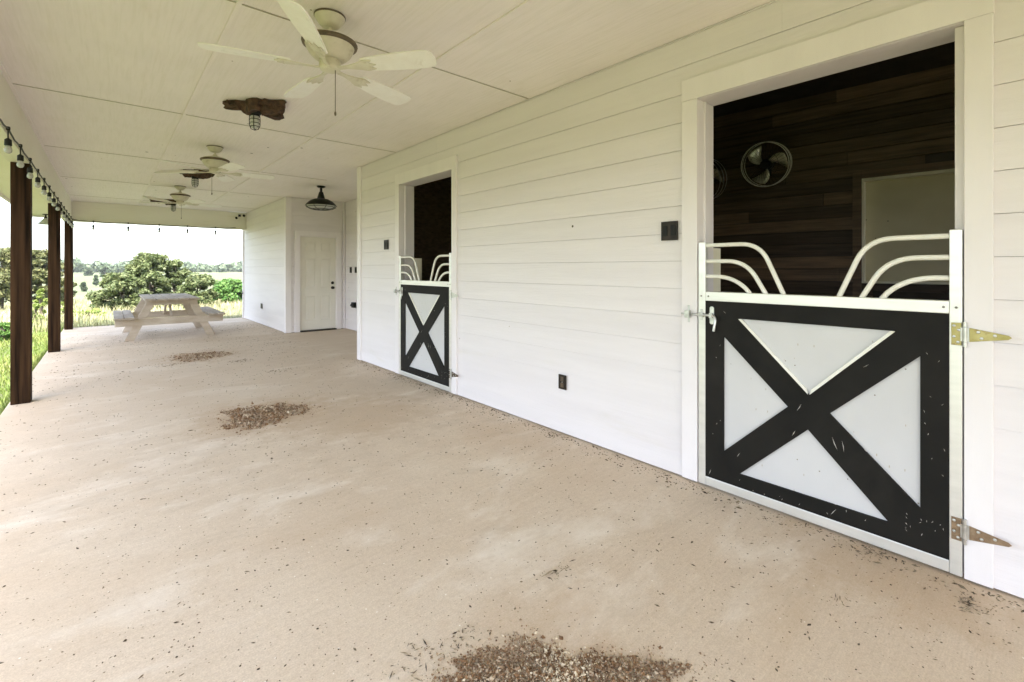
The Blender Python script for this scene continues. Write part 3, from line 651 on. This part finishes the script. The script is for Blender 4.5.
# ------------------------------------------------------------------ small fixtures
def plate(name, label, cat, fn, w, h, kind, group=None, loc=None):
    """cover plate; fn(u, v, d) -> world point, u across, v up, d outward"""
    t_ = thing(name, label, cat, loc or fn(0, 0, 0), group)
    m = MB(); m.prism([(-w/2, -h/2), (w/2, -h/2), (w/2, h/2), (-w/2, h/2)], fn, .0, .009); m.build('cover', M_bronze, t_, bevel=.003)
    if kind == 'switch2' or kind == 'switch':
        for u in ((-w/4, w/4) if kind == 'switch2' else (0,)):
            m = MB(); m.prism([(u-.017, -.034), (u+.017, -.034), (u+.017, .034), (u-.017, .034)], fn, .0092, .013); m.build('toggle', M_black, t_, bevel=.002)
    else:
        for v in (-.026, .026):
            m = MB(); m.prism([(-.017, v-.018), (.017, v-.018), (.017, v+.018), (-.017, v+.018)], fn, .0092, .0115); m.build('socket', M_rustd, t_, bevel=.002)
        m = MB(); m.lathe([(.004, 0), (.002, .003)], 8, Matrix.Translation(fn(0, 0, .009)) @ Matrix.Rotation(R(-90), 4, 'Y')); m.build('screw', M_galv, t_)
    return t_
on_wall = lambda y, z: (lambda u, v, d: Vector((W-.012-d, y+u, z+v)))
on_side = lambda y, z: (lambda u, v, d: Vector((ALX-.012-d, y+u, z+v)))
plate('light_switch', 'dark bronze double switch plate left of the near gate', 'light switch', on_wall(1.668, 1.636), .122, .128, 'switch2')
plate('wall_outlet', 'dark bronze outlet low on the long wall between the two gates', 'wall outlet', on_wall(2.647, .434), .085, .122, 'outlet')
plate('light_switch', 'dark bronze switch plate left of the far gate near the wall corner', 'light switch', on_wall(5.905, 1.708), .125, .130, 'switch2')
plate('wall_outlet', 'small black outlet low on the far bump-out wall', 'wall outlet', on_wall(12.72, .46), .16, .125, 'outlet')
plate('light_switch', 'black switch plate on the recess side wall, the one nearer the cream door', 'light switch', on_side(10.27, 1.352), .10, .13, 'switch')
plate('light_switch', 'black switch plate on the recess side wall, the one farther from the cream door', 'light switch', on_side(9.99, 1.352), .10, .13, 'switch')
t_ = thing('wall_outlet', 'black box outlet with a hooded cover low on the recess side wall', 'wall outlet', (ALX-.012, 10.04, .576))
m = MB(); m.box(ALX-.075, ALX-.0125, 9.97, 10.10, .52, .64); m.build('cover', M_black, t_, bevel=.008)
m = MB(); m.tube([(ALX-.05, 10.10, .60), (ALX-.05, 10.17, .585), (ALX-.05, 10.19, .55)], .012, 8); m.build('plug', M_black, t_, smooth=True)
# bell lamp at the eave end
t_ = thing('eave_lamp', 'small bell-shaped lamp hanging under the eave beyond the middle post', 'lamp', (-1.0, 14.0, 2.545))
T = Matrix.Translation((-1.0, 14.0, 0))
m = MB(); m.lathe([(.05, 2.545), (.05, 2.53), (.015, 2.525), (.013, 2.49), (.03, 2.47), (.03, 2.45)], 14, T); m.build('stem', M_bronze, t_, smooth=True)
m = MB(); m.lathe([(.034, 2.455), (.06, 2.42), (.09, 2.38), (.135, 2.33), (.14, 2.325), (.13, 2.328), (.08, 2.375), (.03, 2.43)], 20, T); m.build('shade', M_galv, t_, smooth=True)
# twin spotlight in the far corner
t_ = thing('spotlight', 'tiny black twin spotlight high in the far corner of beam and wall', 'spotlight', (2.70, 14.46, 2.83))
m = MB(); m.box(2.68, 2.74, 14.42, 14.452, 2.80, 2.86); m.build('bracket', M_black, t_, bevel=.004)
for (x, z) in ((2.62, 2.775), (2.80, 2.85)):
    m = MB(); m.lathe([(.015, 0), (.026, .015), (.03, .065), (.022, .075)], 12, Matrix.Translation((x, 14.40, z)) @ Matrix.Rotation(R(115), 4, 'X')); m.build('lamp_head', M_black, t_, smooth=True)
t_ = thing('hose_bib', 'tiny black hose tap on the outer edge of the far white wall', 'hose tap', (W-.02, FAR, .70))
m = MB(); m.tube([(W-.01, FAR-.08, .70), (W-.11, FAR-.08, .70), (W-.14, FAR-.08, .66)], .02, 8); m.build('spout', M_black, t_, smooth=True)
m = MB(); m.lathe([(.04, 0), (.04, .015)], 10, Matrix.Translation((W-.08, FAR-.08, .735))); m.build('handle', M_black, t_)

# ------------------------------------------------------------------ stall fans (inside)
def make_stall_fan(u, z, yaw, label):
    c0 = Vector(wallpt(u, .16, z))
    F = thing('stall_fan', label, 'stall fan', c0, 'round wall fans inside the stall')
    n = (NV + Vector((0, 0, -.22)) + DV*yaw).normalized(); q = n.to_track_quat('Z', 'Y').to_matrix().to_4x4(); T = Matrix.Translation(c0) @ q
    rr = .25
    m = MB()
    for zz, r_ in ((.06, rr), (-.06, rr), (.0, rr+.004)): m.tube([T @ Vector((r_*math.cos(R(9*k)), r_*math.sin(R(9*k)), zz)) for k in range(41)], .0055 if zz == 0.06 else .004, 6)
    rim = m.build('rim', M_tube, F, smooth=True)
    m = MB()
    for k in range(36):
        a = R(10*k)
        for sg in (1, -1): m.tube([T @ Vector((r_*math.cos(a+tw), r_*math.sin(a+tw), sg*z_)) for r_, z_, tw in ((.05, .085, .0), (.13, .085, .12), (.21, .075, .2), (rr, .058, .24))], .0012, 4)
    m.tube([T @ Vector((.15*math.cos(R(15*k)), .15*math.sin(R(15*k)), .085)) for k in range(25)], .0014, 4)
    m.build('cage', M_black, F)
    m = MB(); m.lathe([(.002, .092), (.04, .09), (.045, .08), (.045, -.02), (.065, -.03), (.065, -.12), (.05, -.13)], 18, T); m.build('motor', M_black, F, smooth=True)
    for k in range(3):
        a0 = R(35+120*k); m = MB(); top = []; N_ = 8
        vs = []
        for i in range(N_+1):
            r_ = .055 + (.222-.055)*i/N_; hw = .20 + .32*math.sin(math.pi*min(1, .12+.62*i/N_)); sw = .55*i/N_
            for s_ in (-1, -.33, .33, 1):
                a = a0 - sw + s_*hw*.9; vs.append(T @ Vector((r_*math.cos(a), r_*math.sin(a), .01 + .028*s_ - .012*s_*s_)))
        fs = [(i*4+j, i*4+j+1, (i+1)*4+j+1, (i+1)*4+j) for i in range(N_) for j in range(3)]
        m.add(vs, fs); bl = m.build('blade', M_chrome, F, smooth=True, fix=False)
        so = bl.modifiers.new('thick', 'SOLIDIFY'); so.thickness = .002
    m = MB(); a_ = Vector(wallpt(u, .022, z)); m.tube([a_, a_.lerp(c0, .75)], .02, 8); m.tube([a_+Vector((0, 0, -.12)), a_+Vector((0, 0, .12))], .018, 8); m.build('bracket', M_black, F)
    return F
make_stall_fan(1.10, 2.585, .0, 'round wall fan with three pale blades on the dark plank wall')
sf2 = make_stall_fan(1.79, 2.50, .30, 'dark round wall fan half hidden behind the left jamb of the near opening')
for k_ in kids(sf2, 'rim'): repaint(k_, M_galv)

# ------------------------------------------------------------------ picnic table
PT = thing('picnic_table', 'weathered white timber picnic table at the far end of the porch', 'picnic table', (.97, 12.3, 0))
rnd = random.Random(12); y0, y1 = 11.18, 13.42; xc = .965
zt = .80
bw = .176
m = MB()
for k in range(5):
    xa = xc - 2.5*bw + k*bw
    m.box(xa+.007, xa+bw-.007, y0+rnd.uniform(-.012, .012), y1+rnd.uniform(-.012, .012), zt-.038, zt, rnd.random())
m.build('tabletop', M_weath, PT, bevel=.004)
for sx in (-1, 1):
    m = MB()
    for k in range(2):
        xa = xc + sx*.735 + (k-1)*.152
        m.box(xa+.004, xa+.148, y0+.02+rnd.uniform(-.012, .012), y1-.02, .425, .463, rnd.random())
    m.build('bench_seat', M_weath, PT, bevel=.004)
for yy, dr in ((11.42, 1), (13.15, -1)):
    m = MB(); m.box(xc-.87, xc+.87, yy-.019, yy+.019, .285, .424); m.build('seat_beam', M_weathx, PT, bevel=.003)
    m = MB(); m.box(xc-.42, xc+.42, yy-.019, yy+.019, zt-.128, zt-.039); m.build('top_beam', M_weathx, PT, bevel=.003)
    for sx in (-1, 1):
        m = MB(); ya = yy + dr*.020
        m.prism([(xc+sx*.735, .0), (xc+sx*.59, .0), (xc+sx*.245, zt-.0395), (xc+sx*.39, zt-.0395)], lambda x, z, h: (x, h, z), ya, ya+dr*.038); m.build('leg', M_weathx, PT, bevel=.003)
    m = MB(); m.tube([(xc, yy+dr*.03, .36), (xc, yy+dr*.62, zt-.05)], .028, 4); m.build('brace', M_weathx, PT)

# ------------------------------------------------------------------ floor litter
def chip(m, x, y, z, L_, w_, h_, a, tilt, t_):
    M = Matrix.Translation((x, y, z)) @ Matrix.Rotation(a, 4, 'Z') @ Matrix.Rotation(tilt, 4, 'Y')
    v = [M @ Vector(p) for p in ((-L_, 0, 0), (0, -w_, .0), (L_, 0, 0), (0, w_, 0), (L_*.1, 0, h_))]
    m.add(v, [(0, 1, 4), (1, 2, 4), (2, 3, 4), (3, 0, 4), (3, 2, 1, 0)], t_)
def pile(cx, cy, rx, ry, n, size, seed, label, pale=0, hmax=.018, rot=0):
    cr_, sr_ = math.cos(rot), math.sin(rot)
    rnd = random.Random(seed); m = MB(); ph = [rnd.uniform(0, 6.3) for _ in range(5)]
    for i in range(n):
        a = rnd.uniform(0, 2*math.pi); r_ = rnd.random()**.62
        edge = 1 + .17*math.sin(3*a+ph[0]) + .11*math.sin(5*a+ph[1]) + .09*math.sin(9*a+ph[2]) + .06*math.sin(17*a+ph[3])
        r_ *= 1.0 if rnd.random() < .86 else rnd.uniform(1, 1.45)
        p_ = rx*r_*edge*math.cos(a); q_ = ry*r_*edge*math.sin(a); x = cx + p_*cr_ - q_*sr_; y = cy + p_*sr_ + q_*cr_
        lump = .5+.5*math.sin(x*17+ph[3])*math.sin(y*21+ph[4])
        h = hmax*max(0, 1-r_**2)*rnd.random()*(.35+lump)
        white = pale and math.exp(-((p_-rx*.10)**2/(rx*.24)**2)) > rnd.random()*1.2
        t_ = (rnd.uniform(.55, 1) if rnd.random() < .75 else 0) if white else max(0, rnd.gauss(.20, .22))
        if rnd.random() < .16: t_ = 0
        s_ = size*math.exp(rnd.gauss(-.1, .5))
        chip(m, x, y, h+.001, s_*rnd.uniform(.8, 1.5), s_*rnd.uniform(.6, 1), s_*rnd.uniform(.5, 1.1), rnd.uniform(0, 6.3), rnd.uniform(-.6, .6), min(1, t_))
    o_ = m.build('debris_pile', M_pile, origin=(cx, cy, 0), fix=False)
    return tag(o_, label, 'debris pile', 'piles of dry litter on the concrete')
pile(1.105, 1.055, .37, .19, 19000, .0031, 1, 'dry litter pile with pale crumbs in the foreground before the camera', pale=1, hmax=.016, rot=-.7164)
pile(1.10, 4.85, .33, .36, 6500, .0058, 2, 'brown chaff pile in the middle of the porch', hmax=.028, rot=-.7164)
pile(1.10, 8.75, .40, .40, 1300, .0075, 3, 'thin brown litter patch near the picnic table', hmax=.012)
rnd = random.Random(77); m = MB()
for i in range(9000):
    y = -.2 + 13.5*rnd.random()**1.5; x = rnd.uniform(-.72, W-.04)
    if i > 6000 and math.sin(x*2.3+y*.7)*math.sin(y*1.3-x) < .15: continue
    s_ = .0024*math.exp(rnd.gauss(0, .6)) * (1 + .07*y)
    s_ = min(s_, .0062*(1+.07*y)*.8)
    if rnd.random() < .02: s_ *= 1.6
    chip(m, x, y, .0008, s_*rnd.choice((.8, 1, 1.2, 1.5, 2.4)), s_*rnd.uniform(.55, 1), s_*.6, rnd.uniform(0, 6.3), rnd.uniform(-.15, .15), max(0, min(1, rnd.gauss(.18, .25))))
for i in range(1500):                     # litter drifted against the wall and gates
    y = rnd.uniform(-.2, 6.8); x = W-.035-abs(rnd.gauss(0, .07)); s_ = .0032*math.exp(rnd.gauss(0, .5))
    chip(m, x, y, .001, s_*1.8, s_*.7, s_*.7, rnd.uniform(0, 6.3), rnd.uniform(-.3, .3), max(0, min(1, rnd.gauss(.25, .25))))
for (cx, cy, n, rr) in ((2.66, .20, 70, .035), (2.86-.05, .56, 60, .05), (1.02, 1.42, 40, .06), (.80, 1.45, 50, .07), (1.55, 1.45, 30, .04), (2.3, .55, 14, .03), (1.5, 7.9, 60, .1), (1.75, 6.8, 60, .12), (.7, 8.2, 60, .15)):
    for i in range(n):
        s_ = .004*math.exp(rnd.gauss(0, .4)) * (1+.06*cy); chip(m, cx+rnd.gauss(0, rr), cy+rnd.gauss(0, rr*.6), rnd.uniform(0, .008), s_*rnd.uniform(1, 3), s_*.35, s_*.5, rnd.uniform(0, 6.3), rnd.uniform(-.4, .4), max(0, min(1, rnd.gauss(.3, .25))))
tag(m.build('litter', M_deb, fix=False), 'scattered dark crumbs and chaff over the concrete', 'litter', kind='stuff')

# ------------------------------------------------------------------ grass
def blade(m, x, y, z, h, w, a, lean, t_):
    c_, s_ = math.cos(a), math.sin(a); lx, ly = -s_*lean*h, c_*lean*h
    m.add([(x-c_*w, y-s_*w, z), (x+c_*w, y+s_*w, z), (x+c_*w*.6+lx*.4, y+s_*w*.6+ly*.4, z+h*.6), (x-c_*w*.6+lx*.4, y-s_*w*.6+ly*.4, z+h*.6), (x+lx, y+ly, z+h)],
          [(0, 1, 2, 3), (3, 2, 4)], t_)
rnd = random.Random(5); m = MB()
for i in range(46000):
    x = SLX0 - .01 - 7*rnd.random()**1.6; y = rnd.uniform(1.5, 17)
    d_ = 1
    cl = .5+.5*math.sin(x*2.1+1)*math.sin(y*1.7)
    h = rnd.uniform(.03, .09)*(1+.7*cl)*(1 + .55*max(0, -x-2.2))
    blade(m, x, y, gz(x, y)-.005, h, rnd.uniform(.004, .007)*(1+.12*max(0, -x)), rnd.uniform(0, 6.3), rnd.uniform(.2, 1.3), min(1, rnd.random()*.8*(.35+cl)))
tag(m.build('grass', M_grass, fix=False), 'bright green lawn grass along the slab edge', 'grass', kind='stuff')
m = MB()
for i in range(52000):
    y = 15.3 + 34*rnd.random()**1.5; x = rnd.uniform(-13-y*.35, 4+y*.12)
    if rnd.random() < .22: y = rnd.uniform(8, 18); x = -3.2-9*rnd.random()
    cl = (.5+.5*math.sin(x*.55+2)*math.sin(y*.43+1))
    if rnd.random() > .25+cl and y < 30: continue
    far_ = 1+.045*(y-15)
    h = rnd.uniform(.15, .46)*(.55+.6*cl)*(.6 if (x > -.5 and y < 22) else 1)
    blade(m, x, y, gz(x, y)-.01, h, rnd.uniform(.005, .009)*far_, rnd.uniform(0, 6.3), rnd.uniform(.15, .95), min(1, rnd.gauss(.55, .3) if cl < .6 else rnd.gauss(.25, .25)))
tag(m.build('tall_grass', M_tall, fix=False), 'tall pale yellow-green meadow grass beyond the porch', 'grass', kind='stuff')

# ------------------------------------------------------------------ trees and bushes
CS, CC = math.sin(.7164), math.cos(.7164)
def bear(px, D):
    """ground point seen along a bearing of the photograph, D metres along the view axis"""
    r_ = (px-512)/464.12; return D*(CS + r_*CC), D*(CC - r_*CS)
def leafblob(m, c0, r_, n, size, rnd, flat=.8):
    for i in range(n):
        d = Vector((rnd.gauss(0, 1), rnd.gauss(0, 1), rnd.gauss(0, 1))).normalized()*(rnd.random()**.45)
        p = c0 + Vector((d.x*r_, d.y*r_, d.z*r_*flat))
        nrm = (d + Vector((rnd.gauss(0, .6), rnd.gauss(0, .6), rnd.gauss(.3, .6)))).normalized(); u = nrm.orthogonal().normalized(); u = (Matrix.Rotation(rnd.uniform(0, 6.3), 3, nrm) @ u); w_ = nrm.cross(u)
        s_ = size*rnd.uniform(.6, 1.3)
        m.add([p-u*s_, p+w_*s_*.55-u*s_*.1, p+u*s_, p-w_*s_*.55-u*s_*.1], [(0, 1, 2, 3)], rnd.random()**1.4)
def tree(name, label, cat, x, y, H, rad, mt, seed, group=None, lobes=26, leaves=170, size=.10, low=.15, trunk=True):
    rnd = random.Random(seed)
    if lobes > 25: lobes = int(lobes*2.3); leaves = int(leaves*.62); size *= .78; leaves = int(leaves*1.3)
    z = gz(x, y)-.05
    t_ = thing(name, label, cat, (x, y, z), group)
    cr = MB(); tk = MB()
    hT = H*(.35+low*.5)
    tk.tube([(x, y, z), (x+.02*H, y, z+hT*.5), (x, y+.02*H, z+hT), (x-.02*H, y, z+H*.75)], [H*.028+.03, H*.022+.02, H*.016+.015, .012], 8)
    for i in range(lobes):
        a = rnd.uniform(0, 6.3); hh = low + (1-low)*rnd.random()**.85
        rr = rad*math.sin(math.pi*min(.97, .22+.72*(hh-low)/(1-low+1e-6)))**.7*rnd.uniform(.35, 1.0)
        c0 = Vector((x+rr*math.cos(a), y+rr*math.sin(a), z+H*hh*.93))
        if i < 12: tk.tube([(x, y, z+hT*rnd.uniform(.3, 1)), (x*.55+c0.x*.45, y*.55+c0.y*.45, (z+hT)*.45+c0.z*.55), c0], [H*.010+.01, H*.006+.008, .006], 5)
        leafblob(cr, c0, rad*rnd.choice((.10, .15, .2, .24, .30)), leaves, size, rnd, .75)
    tk.build('trunk', M_bole, t_, smooth=True); cr.build('crown', mt, t_, fix=False)
    return t_
# bushes past the end of the porch
def bt(px, D, ytop, wpx, **k):
    x, y = bear(px, D); zt_ = 1.38 + D*(268.75-ytop)/464.12; H = zt_ - gz(x, y)
    return dict(x=x, y=y, H=H, rad=wpx/2*D/464.12, **k)
BG = 'bushy trees beyond the far end of the porch'
tree('bushy_tree', 'tallest loose olive-green tree rising behind the picnic table', 'tree', **bt(150, 25, 251, 50, mt=M_leaf_g, seed=1, group=BG, lobes=46, leaves=150, size=.115, low=.06))
tree('bushy_tree', 'low rounded olive bush at the left foot of the tallest tree', 'tree', **bt(122, 23, 273, 46, mt=M_leaf_g, seed=2, group=BG, lobes=36, leaves=150, size=.11, low=.04))
tree('bushy_tree', 'small upright bush with its top just right of the tallest tree', 'tree', **bt(174, 26, 257, 34, mt=M_leaf_g, seed=3, group=BG, lobes=30, leaves=150, size=.115, low=.05))
tree('bushy_tree', 'dark green bush above the right bench of the table', 'tree', **bt(198, 24, 272, 38, mt=M_leaf_g, seed=4, group=BG, lobes=38, leaves=160, size=.11, low=.04))
tree('hedge_bush', 'bright green rounded bush beside the edge of the far white wall', 'bush', **bt(232, 30, 278, 40, mt=M_leaf_b, seed=5, lobes=40, leaves=170, size=.11, low=.1))
LG = 'olive trees seen between the porch posts'
tree('olive_tree', 'olive-toned tree at the left edge of the view, left of the nearest post', 'tree', **bt(0, 26, 246, 52, mt=M_leaf_o, seed=6, group=LG, lobes=46, leaves=150, size=.12, low=.15))
tree('olive_tree', 'olive-toned tree showing between the nearest and the middle post', 'tree', **bt(40, 27, 247, 40, mt=M_leaf_o, seed=7, group=LG, lobes=42, leaves=150, size=.12, low=.15))
tree('olive_tree', 'low olive bush partly hidden by the middle post', 'tree', **bt(58, 30, 261, 24, mt=M_leaf_o, seed=8, group=LG, lobes=26, leaves=140, size=.12, low=.1))
# young weeds at the slab edge between the posts
for i, (px, D, yt, wpx, lab) in enumerate(((41, 13, 283, 9, 'tall pale-green weed between the nearest and the middle post'), (36, 12, 300, 12, 'leafy weed clump low beside the nearest post'), (64, 17, 300, 9, 'small weed clump between the middle and the far post'), (90, 18, 309, 34, 'low green weed patch right of the far post'), (3, 9.5, 318, 12, 'dark leafy weed at the left edge of the view'))):
    d_ = bt(px, D, yt, wpx, mt=M_leaf_y if i != 4 else M_leaf_b, seed=40+i, lobes=16, leaves=60, size=.055, low=.05); d_['group'] = 'weeds along the slab edge'
    tree('weed', lab, 'weed', **d_)
# scattered dark trees on the far field
rnd = random.Random(31)
for i, (px, D, yt, w_, lab) in enumerate(((105, 190, 266, 10, 'dark round tree in the far field, right of the far post'), (88, 200, 267, 7, 'small dark tree in the far field close to the far post'), (83.5, 90, 282, 4, 'tiny dark shrub in the middle of the pale field'), (121, 230, 266, 9, 'dusky tree on the far field behind the low olive bush'), (96, 120, 275, 3, 'speck of a shrub on the pale field'))):
    tree('field_tree', lab, 'tree', **bt(px, D, yt, w_, mt=M_leaf_f, seed=60+i, group='dark trees dotted over the far field', lobes=22, leaves=60, size=D*.0035, low=.05))
# far wood, one mass
m = MB(); rnd = random.Random(9)
for i in range(900):
    a = R(rnd.uniform(-75, 40)); D = rnd.uniform(330, 520); x, y = D*math.sin(a), D*math.cos(a)
    if x > 60 and y < 60: continue
    h = rnd.uniform(4.5, 7.5)*(1+.3*math.sin(a*31)*math.sin(a*13)); z = gz(x, y)
    for k in range(3): leafblob(m, Vector((x+rnd.gauss(0, 3), y+rnd.gauss(0, 3), z+h*rnd.uniform(.3, .75))), h*rnd.uniform(.4, .6), 45, 1.5, rnd, .8)
tag(m.build('far_wood', M_leaf_f, fix=False), 'grey-green line of woods along the horizon', 'wood', kind='stuff')
# radio mast
x, y = bear(140, 230); zg = gz(x, y)
m = MB(); m.tube([(x, y, zg), (x, y, 19.5)], [.16, .10], 6)
for zz in range(2, 19, 2): m.box(x-.26, x+.26, y-.03, y+.03, zz, zz+.12)
tag(m.build('radio_mast', M_galv, origin=(x, y, zg)), 'thin grey radio mast far beyond the trees', 'mast')

# ------------------------------------------------------------------ summer air
hz = MB(); hz.box(-3400, 3400, -3400, 3400, -12, 26)
ho = hz.build('haze', bpy.data.materials.new('haze air')); tag(ho, 'thin summer haze over the fields', 'haze', kind='stuff')
hm = ho.data.materials[0]; hm.use_nodes = True; hn = hm.node_tree.nodes; hn.clear(); hout = hn.new('ShaderNodeOutputMaterial'); hv = hn.new('ShaderNodeVolumePrincipled')
hv.inputs['Density'].default_value = .00020; hv.inputs['Color'].default_value = (.9, .95, 1, 1); hm.node_tree.links.new(hv.outputs[0], hout.inputs['Volume'])

# ------------------------------------------------------------------ light and sky
w = bpy.data.worlds.new('World'); S.world = w; w.use_nodes = True
N = w.node_tree.nodes; L = w.node_tree.links
sky = N.new('ShaderNodeTexSky'); sky.sky_type = 'NISHITA'; sky.sun_disc = False
SE, AZ = R(62), R(200)          # azimuth clockwise from +Y: behind the camera, a little to the meadow side
sky.sun_elevation = SE; sky.sun_rotation = AZ; sky.air_density = 1.0; sky.dust_density = 2.5; sky.ozone_density = 1.0
hs_ = N.new('ShaderNodeHueSaturation'); hs_.inputs['Saturation'].default_value = .65      # whitish summer haze veils the blue
L.new(sky.outputs[0], hs_.inputs['Color']); L.new(hs_.outputs[0], N['Background'].inputs[0]); N['Background'].inputs[1].default_value = .15
sun = bpy.data.lights.new('sun', 'SUN'); sun.energy = 3.2; sun.angle = R(.6); sun.color = (1, .96, .90)
so = bpy.data.objects.new('sun', sun); COL.objects.link(so)
dirv = Vector((math.sin(AZ)*math.cos(SE), math.cos(AZ)*math.cos(SE), math.sin(SE)))
so.rotation_euler = dirv.to_track_quat('Z', 'Y').to_euler(); so.location = dirv*50

# ------------------------------------------------------------------ camera
cam = bpy.data.cameras.new('camera'); co = bpy.data.objects.new('camera', cam); COL.objects.link(co)
cam.sensor_width = 36; cam.lens = 464.12/1024*36; cam.shift_y = -(341-268.75)/1024; cam.clip_start = .05; cam.clip_end = 6000
co.location = (0, 0, 1.38); co.rotation_euler = (R(90), 0, -.7164)
S.camera = co
S.render.resolution_x, S.render.resolution_y = 1024, 682
S.view_settings.view_transform = 'Standard'; S.view_settings.look = 'None'; S.view_settings.gamma = 1; S.view_settings.use_curve_mapping = False
S.view_settings.exposure = 2.58
S.cycles.use_denoising = True; S.cycles.max_bounces = 10; S.cycles.diffuse_bounces = 6; S.cycles.caustics_reflective = False; S.cycles.caustics_refractive = False
